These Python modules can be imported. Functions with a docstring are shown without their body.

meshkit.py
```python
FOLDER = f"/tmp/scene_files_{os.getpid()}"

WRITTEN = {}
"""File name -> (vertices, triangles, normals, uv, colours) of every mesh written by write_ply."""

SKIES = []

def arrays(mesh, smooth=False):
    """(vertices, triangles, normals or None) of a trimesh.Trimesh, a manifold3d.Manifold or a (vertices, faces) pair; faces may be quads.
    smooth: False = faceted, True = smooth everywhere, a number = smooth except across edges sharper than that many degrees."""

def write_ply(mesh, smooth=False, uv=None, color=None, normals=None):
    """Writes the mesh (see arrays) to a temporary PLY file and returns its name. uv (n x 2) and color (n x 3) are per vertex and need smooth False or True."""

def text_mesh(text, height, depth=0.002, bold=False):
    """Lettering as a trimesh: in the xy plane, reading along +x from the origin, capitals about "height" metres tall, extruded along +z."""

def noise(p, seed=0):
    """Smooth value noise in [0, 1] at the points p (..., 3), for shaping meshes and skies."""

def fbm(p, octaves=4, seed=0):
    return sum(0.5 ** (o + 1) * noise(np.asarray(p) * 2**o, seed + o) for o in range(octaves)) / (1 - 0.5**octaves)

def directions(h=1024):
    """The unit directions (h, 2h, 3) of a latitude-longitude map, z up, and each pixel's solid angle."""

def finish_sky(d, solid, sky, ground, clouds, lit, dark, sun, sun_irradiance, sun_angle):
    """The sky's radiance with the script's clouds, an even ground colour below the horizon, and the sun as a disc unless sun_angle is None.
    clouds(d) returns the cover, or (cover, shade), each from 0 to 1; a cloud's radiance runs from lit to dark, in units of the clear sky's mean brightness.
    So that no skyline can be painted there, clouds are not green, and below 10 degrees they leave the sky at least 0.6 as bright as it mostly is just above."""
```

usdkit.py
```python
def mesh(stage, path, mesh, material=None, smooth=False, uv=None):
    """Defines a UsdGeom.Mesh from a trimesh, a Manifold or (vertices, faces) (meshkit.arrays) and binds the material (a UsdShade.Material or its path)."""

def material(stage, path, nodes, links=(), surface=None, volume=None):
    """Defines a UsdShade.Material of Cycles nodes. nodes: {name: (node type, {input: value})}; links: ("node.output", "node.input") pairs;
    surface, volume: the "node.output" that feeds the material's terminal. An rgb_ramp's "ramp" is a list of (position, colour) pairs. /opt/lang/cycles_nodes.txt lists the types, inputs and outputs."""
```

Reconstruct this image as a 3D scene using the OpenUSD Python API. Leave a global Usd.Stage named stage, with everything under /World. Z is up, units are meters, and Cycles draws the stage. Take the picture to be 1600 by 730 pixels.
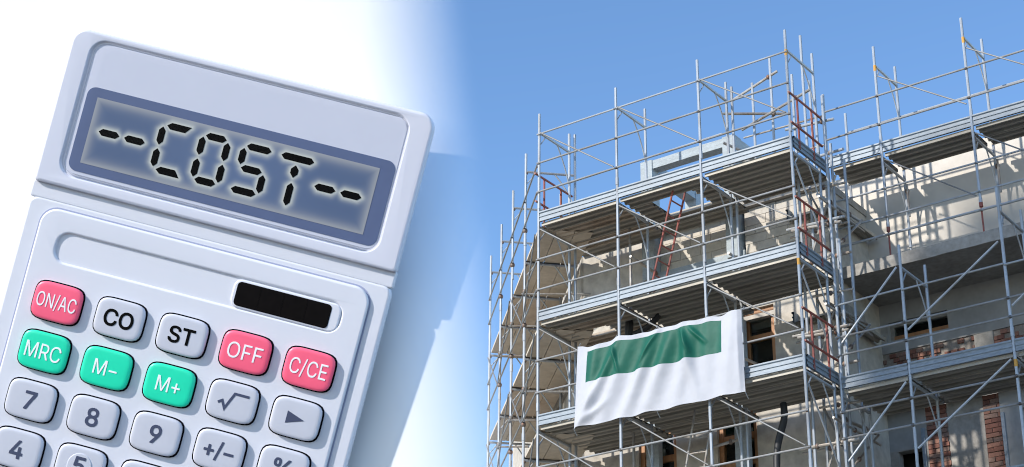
import math, random
import numpy as np
import trimesh
from shapely.geometry import Polygon, box as sbox
from shapely import affinity
from pxr import Usd, UsdGeom, UsdLux, UsdShade, Gf, Sdf, Vt
import usdkit, meshkit

rng = np.random.default_rng(7)
random.seed(7)
stage = Usd.Stage.CreateInMemory()
UsdGeom.SetStageUpAxis(stage, 'Z')
UsdGeom.SetStageMetersPerUnit(stage, 1.0)
UsdGeom.Xform.Define(stage, '/World')

# ------------------------------------------------------------------ camera
ZO = 16.236                                   # height of the top scaffold deck above the street
RV = np.array([1.0931022943451845, 0.3713492100069525, -0.5605248431181665])
def rodrigues(r):
    t = np.linalg.norm(r); k = r / t
    K = np.array([[0, -k[2], k[1]], [k[2], 0, -k[0]], [-k[1], k[0], 0]])
    return np.eye(3) + math.sin(t) * K + (1 - math.cos(t)) * K @ K
RC = rodrigues(RV)                            # world -> camera (right, down, forward)
CAM = np.array([17.9904, -24.8476, -14.6358 + ZO])
FPX = 2835.15                                 # focal length for a 1600 px wide picture
cam = UsdGeom.Camera.Define(stage, '/World/camera')
right, down, fwd = RC[0], RC[1], RC[2]
m4 = np.eye(4); m4[0, :3] = right; m4[1, :3] = -down; m4[2, :3] = -fwd; m4[3, :3] = CAM
cam.AddTransformOp().Set(Gf.Matrix4d(m4.tolist()))
cam.CreateHorizontalApertureAttr(36.0)
cam.CreateVerticalApertureAttr(36.0 * 467 / 1024)
cam.CreateFocalLengthAttr(FPX / 1600 * 36.0)
cam.CreateClippingRangeAttr(Gf.Vec2f(0.05, 5000))
cam.CreateExposureAttr(0.78)

# ------------------------------------------------------------------ sky and sun
SUN_AZ, SUN_EL = math.radians(20), math.radians(30)    # azimuth to the left of the facade's normal
SUN = np.array([-math.sin(SUN_AZ) * math.cos(SUN_EL), -math.cos(SUN_AZ) * math.cos(SUN_EL), math.sin(SUN_EL)])
sky_mat = usdkit.material(stage, '/World/Looks/sky_light', {
    'sky': ('sky_texture', {'sky_type': 'single_scattering', 'sun_disc': False, 'sun_elevation': SUN_EL,
                            'sun_rotation': math.atan2(SUN[0], SUN[1]), 'altitude': 300.0, 'air_density': 1.0, 'aerosol_density': 0.5, 'ozone_density': 3.0}),
    'sat': ('hsv', {'saturation': 1.09}), 'bg': ('background_shader', {'strength': 0.15})},
    [('sky.color', 'sat.color'), ('sat.color', 'bg.color')], surface='bg.background')
dome = UsdLux.DomeLight.Define(stage, '/World/sky')
UsdShade.MaterialBindingAPI.Apply(dome.GetPrim()).Bind(sky_mat)
dome.GetPrim().SetCustomDataByKey('kind', 'structure')
dome.GetPrim().SetCustomDataByKey('label', 'clear blue sky above the scaffolding')
sun = UsdLux.DistantLight.Define(stage, '/World/sun')
zax = SUN; xax = np.cross([0, 0, 1], zax); xax /= np.linalg.norm(xax); yax = np.cross(zax, xax)
ms = np.eye(4); ms[0, :3] = xax; ms[1, :3] = yax; ms[2, :3] = zax
sun.AddTransformOp().Set(Gf.Matrix4d(ms.tolist()))
sun.CreateIntensityAttr(0.85); sun.CreateNormalizeAttr(True); sun.CreateAngleAttr(1.2)
sun.CreateColorAttr(Gf.Vec3f(1.0, 0.95, 0.88))

# ------------------------------------------------------------------ materials
L = '/World/Looks/'
def M(name, nodes, links, surface):
    return usdkit.material(stage, L + name, nodes, links, surface=surface)

def plain(name, col, rough=0.5, metallic=0.0, var=0.0, scale=8.0, bump=0.0, bscale=60.0, spec=0.5, coat=0.0, transl=0.0, stretch=(1, 1, 1)):
    """principled material whose colour wanders by noise and whose surface has fine relief"""
    nodes = {'p': ('principled_bsdf', {'base_color': col, 'roughness': rough, 'metallic': metallic, 'specular_ior_level': spec, 'coat_weight': coat, 'coat_roughness': 0.1})}
    links = []
    if var or bump:
        nodes['g'] = ('texture_coordinate', {})
        nodes['mp'] = ('mapping', {'scale': stretch})
        links += [('g.object', 'mp.vector')]
    if var:
        nodes['n'] = ('noise_texture', {'scale': scale, 'detail': 6.0, 'roughness': 0.62})
        lo = tuple(c * (1 - var) for c in col); hi = tuple(min(1, c * (1 + var)) for c in col)
        nodes['r'] = ('rgb_ramp', {'ramp': [(0.3, lo), (0.7, hi)]})
        links += [('mp.vector', 'n.vector'), ('n.fac', 'r.fac'), ('r.color', 'p.base_color')]
    if bump:
        nodes['n2'] = ('noise_texture', {'scale': bscale, 'detail': 4.0})
        nodes['b'] = ('bump', {'strength': bump, 'distance': 0.01})
        links += [('mp.vector', 'n2.vector'), ('n2.fac', 'b.height'), ('b.normal', 'p.normal')]
    surface = 'p.BSDF'
    if transl:
        nodes['t'] = ('translucent_bsdf', {'color': col}); nodes['mx'] = ('mix_closure', {'fac': transl})
        links += [('p.BSDF', 'mx.closure1'), ('t.BSDF', 'mx.closure2')]; surface = 'mx.closure'
    return M(name, nodes, links, surface)

def weathered(name, base, stain, rough, metallic, scale, lo=0.45, hi=0.7, bump=0.15, stretch=(1, 1, 1), fine=0.17):
    """base colour with a second colour showing in patches (rust, cement splashes, damp)"""
    nodes = {'g': ('texture_coordinate', {}), 'mp': ('mapping', {'scale': stretch}),
             'n': ('noise_texture', {'scale': scale, 'detail': 8.0, 'roughness': 0.65}),
             'nf': ('noise_texture', {'scale': scale * 7, 'detail': 4.0, 'roughness': 0.6}),
             'r': ('rgb_ramp', {'ramp': [(lo, base), (hi, stain)]}),
             'rf': ('rgb_ramp', {'ramp': [(0.3, (0.95 - fine,) * 3), (0.7, (0.95 + fine,) * 3)]}),
             'm': ('mix_color', {'blend_type': 'multiply', 'fac': 1.0, 'use_clamp': False}),
             'b': ('bump', {'strength': bump, 'distance': 0.01}),
             'p': ('principled_bsdf', {'roughness': rough, 'metallic': metallic})}
    links = [('g.object', 'mp.vector'), ('mp.vector', 'n.vector'), ('mp.vector', 'nf.vector'), ('n.fac', 'r.fac'), ('nf.fac', 'rf.fac'),
             ('r.color', 'm.a'), ('rf.color', 'm.b'), ('m.result', 'p.base_color'), ('nf.fac', 'b.height'), ('b.normal', 'p.normal')]
    return M(name, nodes, links, 'p.BSDF')

GALV = weathered('galvanised_tube', (0.38, 0.405, 0.43), (0.25, 0.225, 0.195), 0.45, 0.45, 1.2, 0.5, 0.8, 0.05, fine=0.05)
BRACE = weathered('brace_tube', (0.20, 0.205, 0.21), (0.15, 0.14, 0.125), 0.6, 0.2, 2.0, fine=0.05)
RAIL = weathered('rail_tube', (0.27, 0.28, 0.29), (0.19, 0.175, 0.155), 0.5, 0.35, 1.5, fine=0.05)
GALV_OLD = weathered('old_tube', (0.40, 0.39, 0.37), (0.26, 0.20, 0.15), 0.5, 0.6, 2.5, 0.4, 0.7)
TOE = weathered('toe_board_steel', (0.205, 0.245, 0.285), (0.165, 0.185, 0.205), 0.55, 0.12, 1.5, 0.5, 0.8, stretch=(1, 3, 3))
DECK = weathered('deck_steel', (0.36, 0.335, 0.285), (0.25, 0.22, 0.175), 0.6, 0.15, 1.3, 0.42, 0.72, stretch=(0.4, 1.5, 1.5), fine=0.08)
DECK_BROWN = weathered('deck_timber', (0.44, 0.37, 0.285), (0.29, 0.215, 0.15), 0.8, 0.0, 1.6, 0.4, 0.7, stretch=(1, 1, 2))
RED = weathered('red_oxide_paint', (0.27, 0.065, 0.045), (0.16, 0.06, 0.045), 0.55, 0.0, 4.0)
YELLOW = plain('yellow_paint', (0.55, 0.28, 0.04), 0.5)
CLAMP = weathered('clamp_steel', (0.16, 0.13, 0.11), (0.22, 0.10, 0.06), 0.6, 0.5, 9.0)
PLASTER = weathered('grey_plaster', (0.46, 0.42, 0.36), (0.33, 0.30, 0.255), 0.9, 0.0, 0.8, 0.4, 0.75, 0.25)
WHITE_PLASTER = weathered('white_plaster', (0.57, 0.525, 0.46), (0.49, 0.45, 0.39), 0.9, 0.0, 0.5, 0.45, 0.85, 0.15, fine=0.06)
SHADED_RENDER = weathered('shade_toned_render', (0.31, 0.305, 0.295), (0.22, 0.215, 0.205), 0.95, 0.0, 0.8, 0.4, 0.8, 0.3, fine=0.08)  # darker copy of the plaster, wing shade put into its colour
CONCRETE = weathered('concrete', (0.31, 0.29, 0.26), (0.20, 0.185, 0.165), 0.9, 0.0, 1.4, 0.4, 0.72, 0.4)
SOFFIT = weathered('rough_soffit', (0.27, 0.245, 0.215), (0.18, 0.16, 0.14), 0.95, 0.0, 1.0, 0.4, 0.75, 0.4)
NETTED = weathered('netted_formwork', (0.34, 0.385, 0.41), (0.27, 0.30, 0.31), 0.8, 0.0, 3.0, 0.4, 0.75, 0.3, stretch=(1, 1, 6))
BRICKS = [weathered('brick_clay_%d' % i, c, tuple(x * 0.6 for x in c), 0.9, 0.0, 6.0, 0.45, 0.8, 0.5)
          for i, c in enumerate([(0.20, 0.085, 0.06), (0.165, 0.07, 0.05), (0.235, 0.115, 0.082), (0.215, 0.135, 0.105)])]
MORTAR = weathered('mortar', (0.27, 0.24, 0.21), (0.18, 0.15, 0.125), 0.95, 0.0, 5.0)
WOOD = weathered('window_timber', (0.36, 0.17, 0.07), (0.24, 0.11, 0.05), 0.6, 0.0, 3.0, stretch=(1, 1, 0.2))
DARK = plain('painted_room_shade', (0.02, 0.018, 0.016), 0.9)  # near black colour stands in for the shade inside rooms
RUBBER = plain('black_rubber', (0.015, 0.015, 0.016), 0.55, var=0.3, scale=6)
CLOTH = plain('white_banner_cloth', (0.46, 0.475, 0.52), 0.8, var=0.03, scale=3, bump=0.12, bscale=40, transl=0.18)
GREEN_CLOTH = plain('green_banner_print', (0.003, 0.085, 0.056), 0.6, var=0.10, scale=3, bump=0.12, bscale=40, spec=0.3, transl=0.04)
ASPHALT = weathered('asphalt', (0.055, 0.055, 0.057), (0.04, 0.04, 0.042), 0.9, 0.0, 0.8)
PAVING = weathered('paving', (0.26, 0.25, 0.235), (0.2, 0.19, 0.18), 0.9, 0.0, 0.8)
GROUND = weathered('ground_earth', (0.34, 0.31, 0.255), (0.25, 0.235, 0.18), 0.95, 0.0, 0.2)

# calculator materials
SHELL = plain('lavender_plastic', (0.60, 0.612, 0.70), 0.38, var=0.012, scale=40, bump=0.02, bscale=1500)
SHELL_BASE = plain('pale_plastic', (0.645, 0.66, 0.73), 0.42, var=0.012, scale=40, bump=0.02, bscale=1500)
KEY_GREY = plain('grey_key_plastic', (0.54, 0.555, 0.63), 0.33, var=0.02, scale=150)
KEY_PINK = plain('pink_key_plastic', (0.92, 0.12, 0.215), 0.36, var=0.03, scale=150)
KEY_GREEN = plain('green_key_plastic', (0.012, 0.70, 0.42), 0.33, var=0.03, scale=150)
INK_WHITE = plain('white_ink', (0.85, 0.86, 0.88), 0.5)
INK_GREY = plain('grey_ink', (0.06, 0.072, 0.125), 0.6, spec=0.15)
INK_BLACK = plain('black_ink', (0.003, 0.003, 0.003), 0.7, spec=0.04)
WELL = plain('key_gap', (0.006, 0.006, 0.01), 0.8, spec=0.1)
BAND = plain('blue_display_band', (0.092, 0.125, 0.235), 0.45, var=0.04, scale=60)
SOLAR = plain('solar_cell', (0.004, 0.003, 0.003), 0.3, var=0.3, scale=300, spec=0.12)
GROOVE = plain('groove_shade', (0.33, 0.36, 0.52), 0.6)
LCD = M('lcd_face', {'a': ('attribute', {'attribute': 'print'}), 'p': ('principled_bsdf', {'roughness': 0.35})}, [('a.color', 'p.base_color')], 'p.BSDF')
LENS = M('clear_lens', {'t': ('transparent_bsdf', {'color': (0.97, 0.975, 0.985)}), 'g': ('glossy_bsdf', {'roughness': 0.04}),
                        'f': ('fresnel', {'IOR': 1.18}), 'm': ('mix_closure', {})},
         [('f.fac', 'm.fac'), ('t.BSDF', 'm.closure1'), ('g.BSDF', 'm.closure2')], 'm.closure')
GLASS = M('window_glass', {'t': ('transparent_bsdf', {'color': (0.8, 0.85, 0.85)}), 'g': ('glossy_bsdf', {'roughness': 0.02}),
                           'f': ('fresnel', {'IOR': 1.5}), 'm': ('mix_closure', {})},
          [('f.fac', 'm.fac'), ('t.BSDF', 'm.closure1'), ('g.BSDF', 'm.closure2')], 'm.closure')
GAUZE = M('white_backdrop', {'a': ('attribute', {'attribute': 'weave'}), 't': ('transparent_bsdf', {}), 'd': ('diffuse_bsdf', {'color': (0.86, 0.86, 0.86)}),
                             'l': ('translucent_bsdf', {'color': (0.9, 0.9, 0.9)}), 'x': ('mix_closure', {'fac': 0.03}), 'm': ('mix_closure', {})},
          [('a.fac', 'm.fac'), ('t.BSDF', 'm.closure1'), ('d.BSDF', 'x.closure1'), ('l.BSDF', 'x.closure2'), ('x.closure', 'm.closure2')], 'm.closure')

# ------------------------------------------------------------------ object helpers
names = {}
def numbered(parent, name):
    k = (parent, name); n = names.get(k, 0); names[k] = n + 1
    return name if n == 0 else '%s_%03d' % (name, n)

def tag(prim, label=None, cat=None, group=None, kind=None):
    for k, v in (('label', label), ('category', cat), ('group', group), ('kind', kind)):
        if v: prim.SetCustomDataByKey(k, v)
    return prim

BASE = {}
def thing(name, label, cat, base=(0, 0, 0), group=None, matrix=None, kind=None):
    path = '/World/' + numbered('/World', name)
    x = UsdGeom.Xform.Define(stage, path)
    if matrix is not None: x.AddTransformOp().Set(Gf.Matrix4d(matrix.tolist())); base = (0, 0, 0)
    else: x.AddTranslateOp().Set(Gf.Vec3d(*[float(b) for b in base]))
    BASE[path] = np.array(base, float)
    tag(x.GetPrim(), label, cat, group, kind)
    return path

def obj(name, mesh, mat, parent='/World', smooth=35, label=None):
    path = parent + '/' + numbered(parent, name)
    base = BASE.get(parent, np.zeros(3)); BASE[path] = base
    v, f, n = meshkit.arrays(mesh, smooth)
    p = usdkit.mesh(stage, path, (v - base, f), mat, smooth=False)
    if n is not None:
        p.CreateNormalsAttr(Vt.Vec3fArray.FromNumpy(n.astype(np.float32))); p.SetNormalsInterpolation('vertex')
    if label: tag(p.GetPrim(), label)
    return path

def primvar(path, name, arr, kind):
    pv = UsdGeom.PrimvarsAPI(stage.GetPrimAtPath(path)).CreatePrimvar(name, kind, 'vertex')
    pv.Set(Vt.Vec3fArray.FromNumpy(arr.astype(np.float32)) if arr.ndim == 2 else Vt.FloatArray.FromNumpy(arr.astype(np.float32)))

cat = trimesh.util.concatenate
def W(x, y, z): return np.array([x, y, z + ZO], float)

def tube(p, q, r=0.024, n=8):
    p, q = np.asarray(p, float), np.asarray(q, float); d = q - p; l = np.linalg.norm(d)
    m = trimesh.creation.cylinder(r, l, sections=n)
    m.apply_transform(trimesh.geometry.align_vectors([0, 0, 1], d / l)); m.apply_translation((p + q) / 2)
    return m

def polytube(pts, r=0.02, n=8):
    pts = np.asarray(pts, float); rings = []
    for i, p in enumerate(pts):
        t = pts[min(i + 1, len(pts) - 1)] - pts[max(i - 1, 0)]; t /= np.linalg.norm(t)
        a = np.cross(t, [0.13, 0.27, 0.95]); a /= np.linalg.norm(a); b = np.cross(t, a)
        an = np.linspace(0, 2 * np.pi, n, endpoint=False)
        rings.append(p + r * (np.cos(an)[:, None] * a + np.sin(an)[:, None] * b))
    v = np.vstack(rings); f = []
    for i in range(len(pts) - 1):
        for j in range(n):
            a0, a1 = i * n + j, i * n + (j + 1) % n
            f += [[a0, a1, a1 + n], [a0, a1 + n, a0 + n]]
    for base, sgn in ((0, -1), ((len(pts) - 1) * n, 1)):
        for j in range(1, n - 1): f.append([base, base + j, base + j + 1][::sgn])
    m = trimesh.Trimesh(v, f, process=False); m.fix_normals(); return m

def bx(x0, x1, y0, y1, z0, z1):
    m = trimesh.creation.box([x1 - x0, y1 - y0, z1 - z0]); m.apply_translation([(x0 + x1) / 2, (y0 + y1) / 2, (z0 + z1) / 2 + ZO]); return m

def rough_box(x0, x1, y0, y1, z0, z1, step=0.12, amp=0.012, seed=0):
    m = bx(x0, x1, y0, y1, z0, z1).subdivide_to_size(step, max_iter=30)
    m.merge_vertices(); v = np.array(m.vertices)
    d = np.stack([meshkit.fbm(v * 3.1 + 17 * k, 3, seed + k) - 0.5 for k in range(3)], 1)
    m.vertices = v + d * 2 * amp; return m

def extrude_xz(poly, y0, y1):
    """polygon in (x, z) pushed from y0 to y1"""
    m = trimesh.creation.extrude_polygon(poly, y1 - y0, engine='earcut')
    v = np.array(m.vertices); m.vertices = np.stack([v[:, 0], y0 + v[:, 2], v[:, 1] + ZO], 1); m.fix_normals(); return m

def profile_along(prof, p, q, n_dir):
    """closed profile (out, up) swept from p to q; n_dir = outward horizontal direction"""
    p, q, n_dir = np.asarray(p, float), np.asarray(q, float), np.asarray(n_dir, float)
    a = [p + n_dir * o + np.array([0, 0, u]) for o, u in prof]; b = [q + n_dir * o + np.array([0, 0, u]) for o, u in prof]
    k = len(prof); v = np.array(a + b); f = []
    for i in range(k):
        j = (i + 1) % k; f += [[i, j, j + k], [i, j + k, i + k]]
    tv, tf = trimesh.creation.triangulate_polygon(Polygon(prof), engine='earcut')
    if len(tv) == k:
        f += [list(t) for t in tf] + [[x + k for x in t[::-1]] for t in tf]
    m = trimesh.Trimesh(v, f, process=False); m.fix_normals(); return m

# ------------------------------------------------------------------ ground
obj_ground = obj('ground', trimesh.creation.box([3000, 3000, 0.2], trimesh.transformations.translation_matrix([0, 0, -0.1])), GROUND)
tag(stage.GetPrimAtPath(obj_ground), 'bare ground around the building site', None, None, 'structure')
r_ = obj('road', bx(-120, 120, -32, -12, -ZO + 0.002, -ZO + 0.006), ASPHALT); tag(stage.GetPrimAtPath(r_), 'grey asphalt street in front of the site', kind='structure')
r_ = obj('pavement', bx(-120, 120, -11.9, -8.5, -ZO + 0.002, -ZO + 0.13), PAVING); tag(stage.GetPrimAtPath(r_), 'paved strip along the street', kind='structure')

# block of flats, unseen behind the viewer, added to keep the wing and the lower storeys in shade
YB = -36.0; uq = lambda u: (u + math.sin(SUN_AZ) * YB) / math.cos(SUN_AZ)
BX0, BX1 = uq(5.12), uq(15.0)
BTOP = (-0.25 + (3.45 - YB) / math.cos(SUN_AZ) * math.tan(SUN_EL)) + ZO
shade_flats = thing('added_shade_block', 'plain rendered block of flats added out of view to shade the wing', 'building', ((BX0 + BX1) / 2, YB - 6, 0))
obj('wall', trimesh.creation.box([BX1 - BX0, 12, BTOP - .4], trimesh.transformations.translation_matrix([(BX0 + BX1) / 2, YB - 6, (BTOP - .4) / 2])), PLASTER, shade_flats, False)
obj('roof', trimesh.creation.box([BX1 - BX0 + .02, 12.02, .4], trimesh.transformations.translation_matrix([(BX0 + BX1) / 2, YB - 6, BTOP - .2])), CONCRETE, shade_flats, False)
for fl in range(12):
    for wx in range(4):
        x = BX0 + 1.3 + wx * 2.4
        obj('window', bx(x, x + 1.3, YB - .05, YB + .03, 3.4 * fl + 1.2 - ZO, 3.4 * fl + 2.7 - ZO), DARK, shade_flats, False)

# ------------------------------------------------------------------ the building under construction
GZ = -ZO
bld = thing('unfinished_building', 'unfinished concrete and plaster building behind the steel scaffolding', 'building', W(2, 4, GZ))
def wall(poly, y0, y1, mat, name='wall', label=None): return obj(name, extrude_xz(poly, y0, y1), mat, bld, smooth=False, label=label)
def holes(x0, z0, x1, z1, hs):
    p = sbox(x0, z0, x1, z1)
    for h in hs: p = p.difference(sbox(*h))
    return p
YF = 1.9                                                        # front wall of the projecting tower
SQ = math.sqrt(0.5)
# tower front: parapet and solid parts, window openings (x0, z0, x1, z1)
win_t = (3.16, -3.32, 3.80, -2.1); win_l = (2.55, -5.3, 3.35, -3.95); win_b = (0.9, -5.2, 1.7, -4.0)
wall(holes(-0.3, GZ, 5.0, -2.22, [win_t[:3] + (-2.3,), win_l, win_b]), YF, YF + 0.22, PLASTER)
wall(holes(-0.3, -2.22, 5.0, -1.05, [(3.16, -2.3, 3.80, -2.1)]), YF + .004, YF + 0.22, PLASTER, 'parapet')
wall(holes(-0.3, -1.05, 1.15, -0.12, []), YF, YF + 0.22, PLASTER)
wall(holes(1.41, -1.05, 2.98, -0.12, []), YF + 0.1, YF + 0.3, PLASTER)
wall(holes(3.3, -1.05, 5.0, -0.12, []), YF + 0.02, YF + 0.22, WHITE_PLASTER)
wall(holes(0.7, -2.2, 5.0, 0.0, [(1.75, -2.0, 2.25, -0.55)]), 3.1, 3.3, PLASTER, label='pale set-back wall behind the columns')
obj('floor_slab', bx(0.62, 5.0, YF + 0.23, 3.1, -2.42, -2.22), CONCRETE, bld, False)
obj('roof_slab', bx(-0.3, 5.02, 1.78, 3.6, -0.12, 0.02), CONCRETE, bld, False)
for x in (1.15, 2.98): obj('column', rough_box(x, x + 0.26, YF - 0.14, YF + 0.12, -1.05, -0.12, 0.1, 0.006), NETTED, bld)
for x in (1.15, 2.98): obj('column', rough_box(x, x + 0.26, YF - 0.14, YF + 0.12, 0.02, 1.44, 0.1, 0.006), NETTED, bld)
for x in (1.15, 2.98): obj('column', rough_box(x, x + 0.26, 3.4, 3.66, 0.02, 1.44, 0.1, 0.006), NETTED, bld)
for x in (1.15, 2.98): obj('column', bx(x, x + 0.26, YF - 0.14, YF - 0.003, -5.9, -2.3), NETTED, bld, False)
obj('beam', rough_box(1.41, 2.98, YF - 0.12, YF + 0.1, 1.25, 1.43, 0.1, 0.008), NETTED, bld)
obj('beam', rough_box(2.99, 3.23, YF + 0.12, 3.4, 1.25, 1.43, 0.1, 0.008), NETTED, bld)
obj('beam', rough_box(1.16, 1.40, YF + 0.12, 3.4, 1.25, 1.43, 0.1, 0.008), NETTED, bld)
obj('parapet_coping', rough_box(1.1, 3.3, YF - 0.05, YF + 0.25, -1.05, -0.93, 0.1, 0.006), NETTED, bld)
BLOCKS = [weathered('block_%d' % i, c, tuple(x * 0.8 for x in c), 0.9, 0.0, 3.0, 0.45, 0.8, 0.3, fine=0.08) for i, c in enumerate([(0.50, 0.455, 0.39), (0.46, 0.425, 0.37), (0.53, 0.48, 0.40)])]
def block_run(x0, x1, z0, z1, y, seed):
    r = random.Random(seed); n = round((z1 - z0) / .185); h = (z1 - z0) / n
    for i in range(n):
        x = x0 - (0 if i % 2 else .22)
        while x < x1:
            a, b = max(x, x0), min(x + .44, x1)
            if b - a > .05:
                o = r.uniform(.012, .022); obj('block', bx(a + .004, b - .004, y - o, y + .02, z0 + i * h + .004, z0 + (i + 1) * h - .004), r.choice(BLOCKS), bld, False)
            x += .44
block_run(1.42, 2.97, -0.92, -0.125, YF + 0.1, 3)
block_run(3.31, 4.99, -2.07, -0.125, YF - .002, 4)
# tower window joinery
def timber_window(w, parent, yy=YF + 0.06, bars=(0.55,)):
    x0, z0, x1, z1 = w
    poly = sbox(x0, z0, x1, z1).difference(sbox(x0 + .09, z0 + .09, x1 - .09, z1 - .09))
    fr = obj('window', extrude_xz(poly, yy, yy + 0.1), WOOD, parent, False)
    for b in bars: obj('rail', bx(x0 + .09, x1 - .09, yy + .015, yy + .085, z0 + (z1 - z0) * b - .06, z0 + (z1 - z0) * b + .06), WOOD, fr, False)
    obj('pane', bx(x0 + .09, x1 - .09, yy + .045, yy + .055, z0 + .09, z1 - .09), GLASS, fr, False)
timber_window(win_t, bld); timber_window(win_l, bld, bars=(0.3, 0.65)); timber_window(win_b, bld)
for w in (win_t, win_l, win_b): obj('room_shade_sheet', bx(w[0] - .45, w[2] + .35, YF + 0.32, YF + 0.36, w[1] - .3, w[3] + .4), DARK, bld, False)  # thin black sheets painted as the shade behind the openings
# tower right flank, joins the wing
obj('wall', bx(4.78, 4.999, YF + 0.22, 4.4, -16.236, -0.12), PLASTER, bld, False)
# left flank at 45 degrees
c0 = np.array([-0.35, YF]); wdir = np.array([-SQ, SQ]); wn = np.array([SQ, SQ])
def flank(s0, s1, z0, z1, mat, name='wall', t0=0.0, t1=0.22):
    pts = [c0 + wdir * s + wn * t for s, t in ((s0, t0), (s1, t0), (s1, t1), (s0, t1))]
    m = trimesh.creation.extrude_polygon(Polygon(pts), z1 - z0, engine='earcut'); m.apply_translation([0, 0, z0 + ZO])
    return obj(name, m, mat, bld, False)
for z0, z1 in ((GZ, -4.3), (-4.1, -2.42), (-2.22, -0.12)): flank(0, 9, z0, z1, PLASTER)
for z in (-4.3, -2.42): flank(-.02, 9, z, z + .2, CONCRETE, 'floor_edge', -0.06, 0.22)
for z in (-1.1, -3.1): flank(2.2, 3.4, z - .9, z + .5, WOOD, 'shutter', -0.03, -0.004)

# the wing: slab edge, upper parapet wall, lower walls
XW0, XW1, YW, YU = 5.0, 15.0, 3.7, 3.45
obj('wall', rough_box(3.6, XW1, YU, YU + 0.25, -1.6, 0.80, 0.5, 0.004, 5), WHITE_PLASTER, bld, 30, 'long white plastered wall above the balcony slab')
slab = rough_box(XW0 - 0.3, XW1, 2.18, 4.2, -1.84, -1.62, 0.11, 0.014, 3)
obj('balcony_slab', slab, CONCRETE, bld, 25, 'rough concrete balcony slab under the long white wall')
wwin = (5.15, -2.56, 6.30, -2.20)
wall(holes(XW0, -2.78, XW1, -1.84, [wwin]), YW, YW + 0.25, SHADED_RENDER)
poly = sbox(*[wwin[0], wwin[1], wwin[2], wwin[3]]).difference(sbox(wwin[0] + .06, wwin[1] + .05, wwin[2] - .03, wwin[3] - .07))
w_ = obj('window', extrude_xz(poly, YW + .1, YW + .2), CONCRETE, bld, False, 'wide low window opening in the white wall')
obj('pane', bx(wwin[0] + .06, wwin[2] - .03, YW + .15, YW + .155, wwin[1] + .05, wwin[3] - .07), GLASS, w_, False)
obj('sill', bx(wwin[0] + .06, wwin[2] - .03, YW + .11, YW + .14, wwin[1] + .05, wwin[1] + .12), WOOD, w_, False)
obj('room_shade_sheet', bx(5.0, 6.5, YW + .6, YW + .65, -2.8, -1.9), DARK, bld, False)
# masonry strip with exposed bricks
obj('masonry', bx(XW0, XW1, YW + 0.03, YW + 0.25, -3.06, -2.78), MORTAR, bld, False)
def brick_run(x0, x1, z0, z1, y, bw, bh, keep=1.0, seed=1, upright=False, parent=bld):
    r = random.Random(seed); rows = max(1, round((z1 - z0) / bh)); hh = (z1 - z0) / rows
    for i in range(rows):
        x = x0 + (0 if i % 2 == 0 else -bw * 0.5)
        while x < x1:
            a, b = max(x, x0), min(x + bw, x1)
            if b - a > 0.03 and r.random() < keep:
                o = r.uniform(0, 0.022)
                m = bx(a + .005, b - .005, y - 0.02 - o, y + 0.05, z0 + i * hh + .006, z0 + (i + 1) * hh - .006)
                v = np.array(m.vertices); v += np.array([[r.uniform(-.004, .004) for _ in range(3)] for _ in v]); m.vertices = v
                obj('brick', m, r.choice(BRICKS), parent, False)
            x += bw
brick_run(4.6 + .4, 6.75, -3.06, -2.80, YW + 0.03, 0.13, 0.085, 0.72, 2)
brick_run(7.1, 9.2, -3.06, -2.80, YW + 0.03, 0.13, 0.085, 0.75, 4)
obj('patch', rough_box(6.75, 7.1, YW - 0.01, YW + 0.028, -3.05, -2.79, 0.06, 0.01), CONCRETE, bld)
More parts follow.
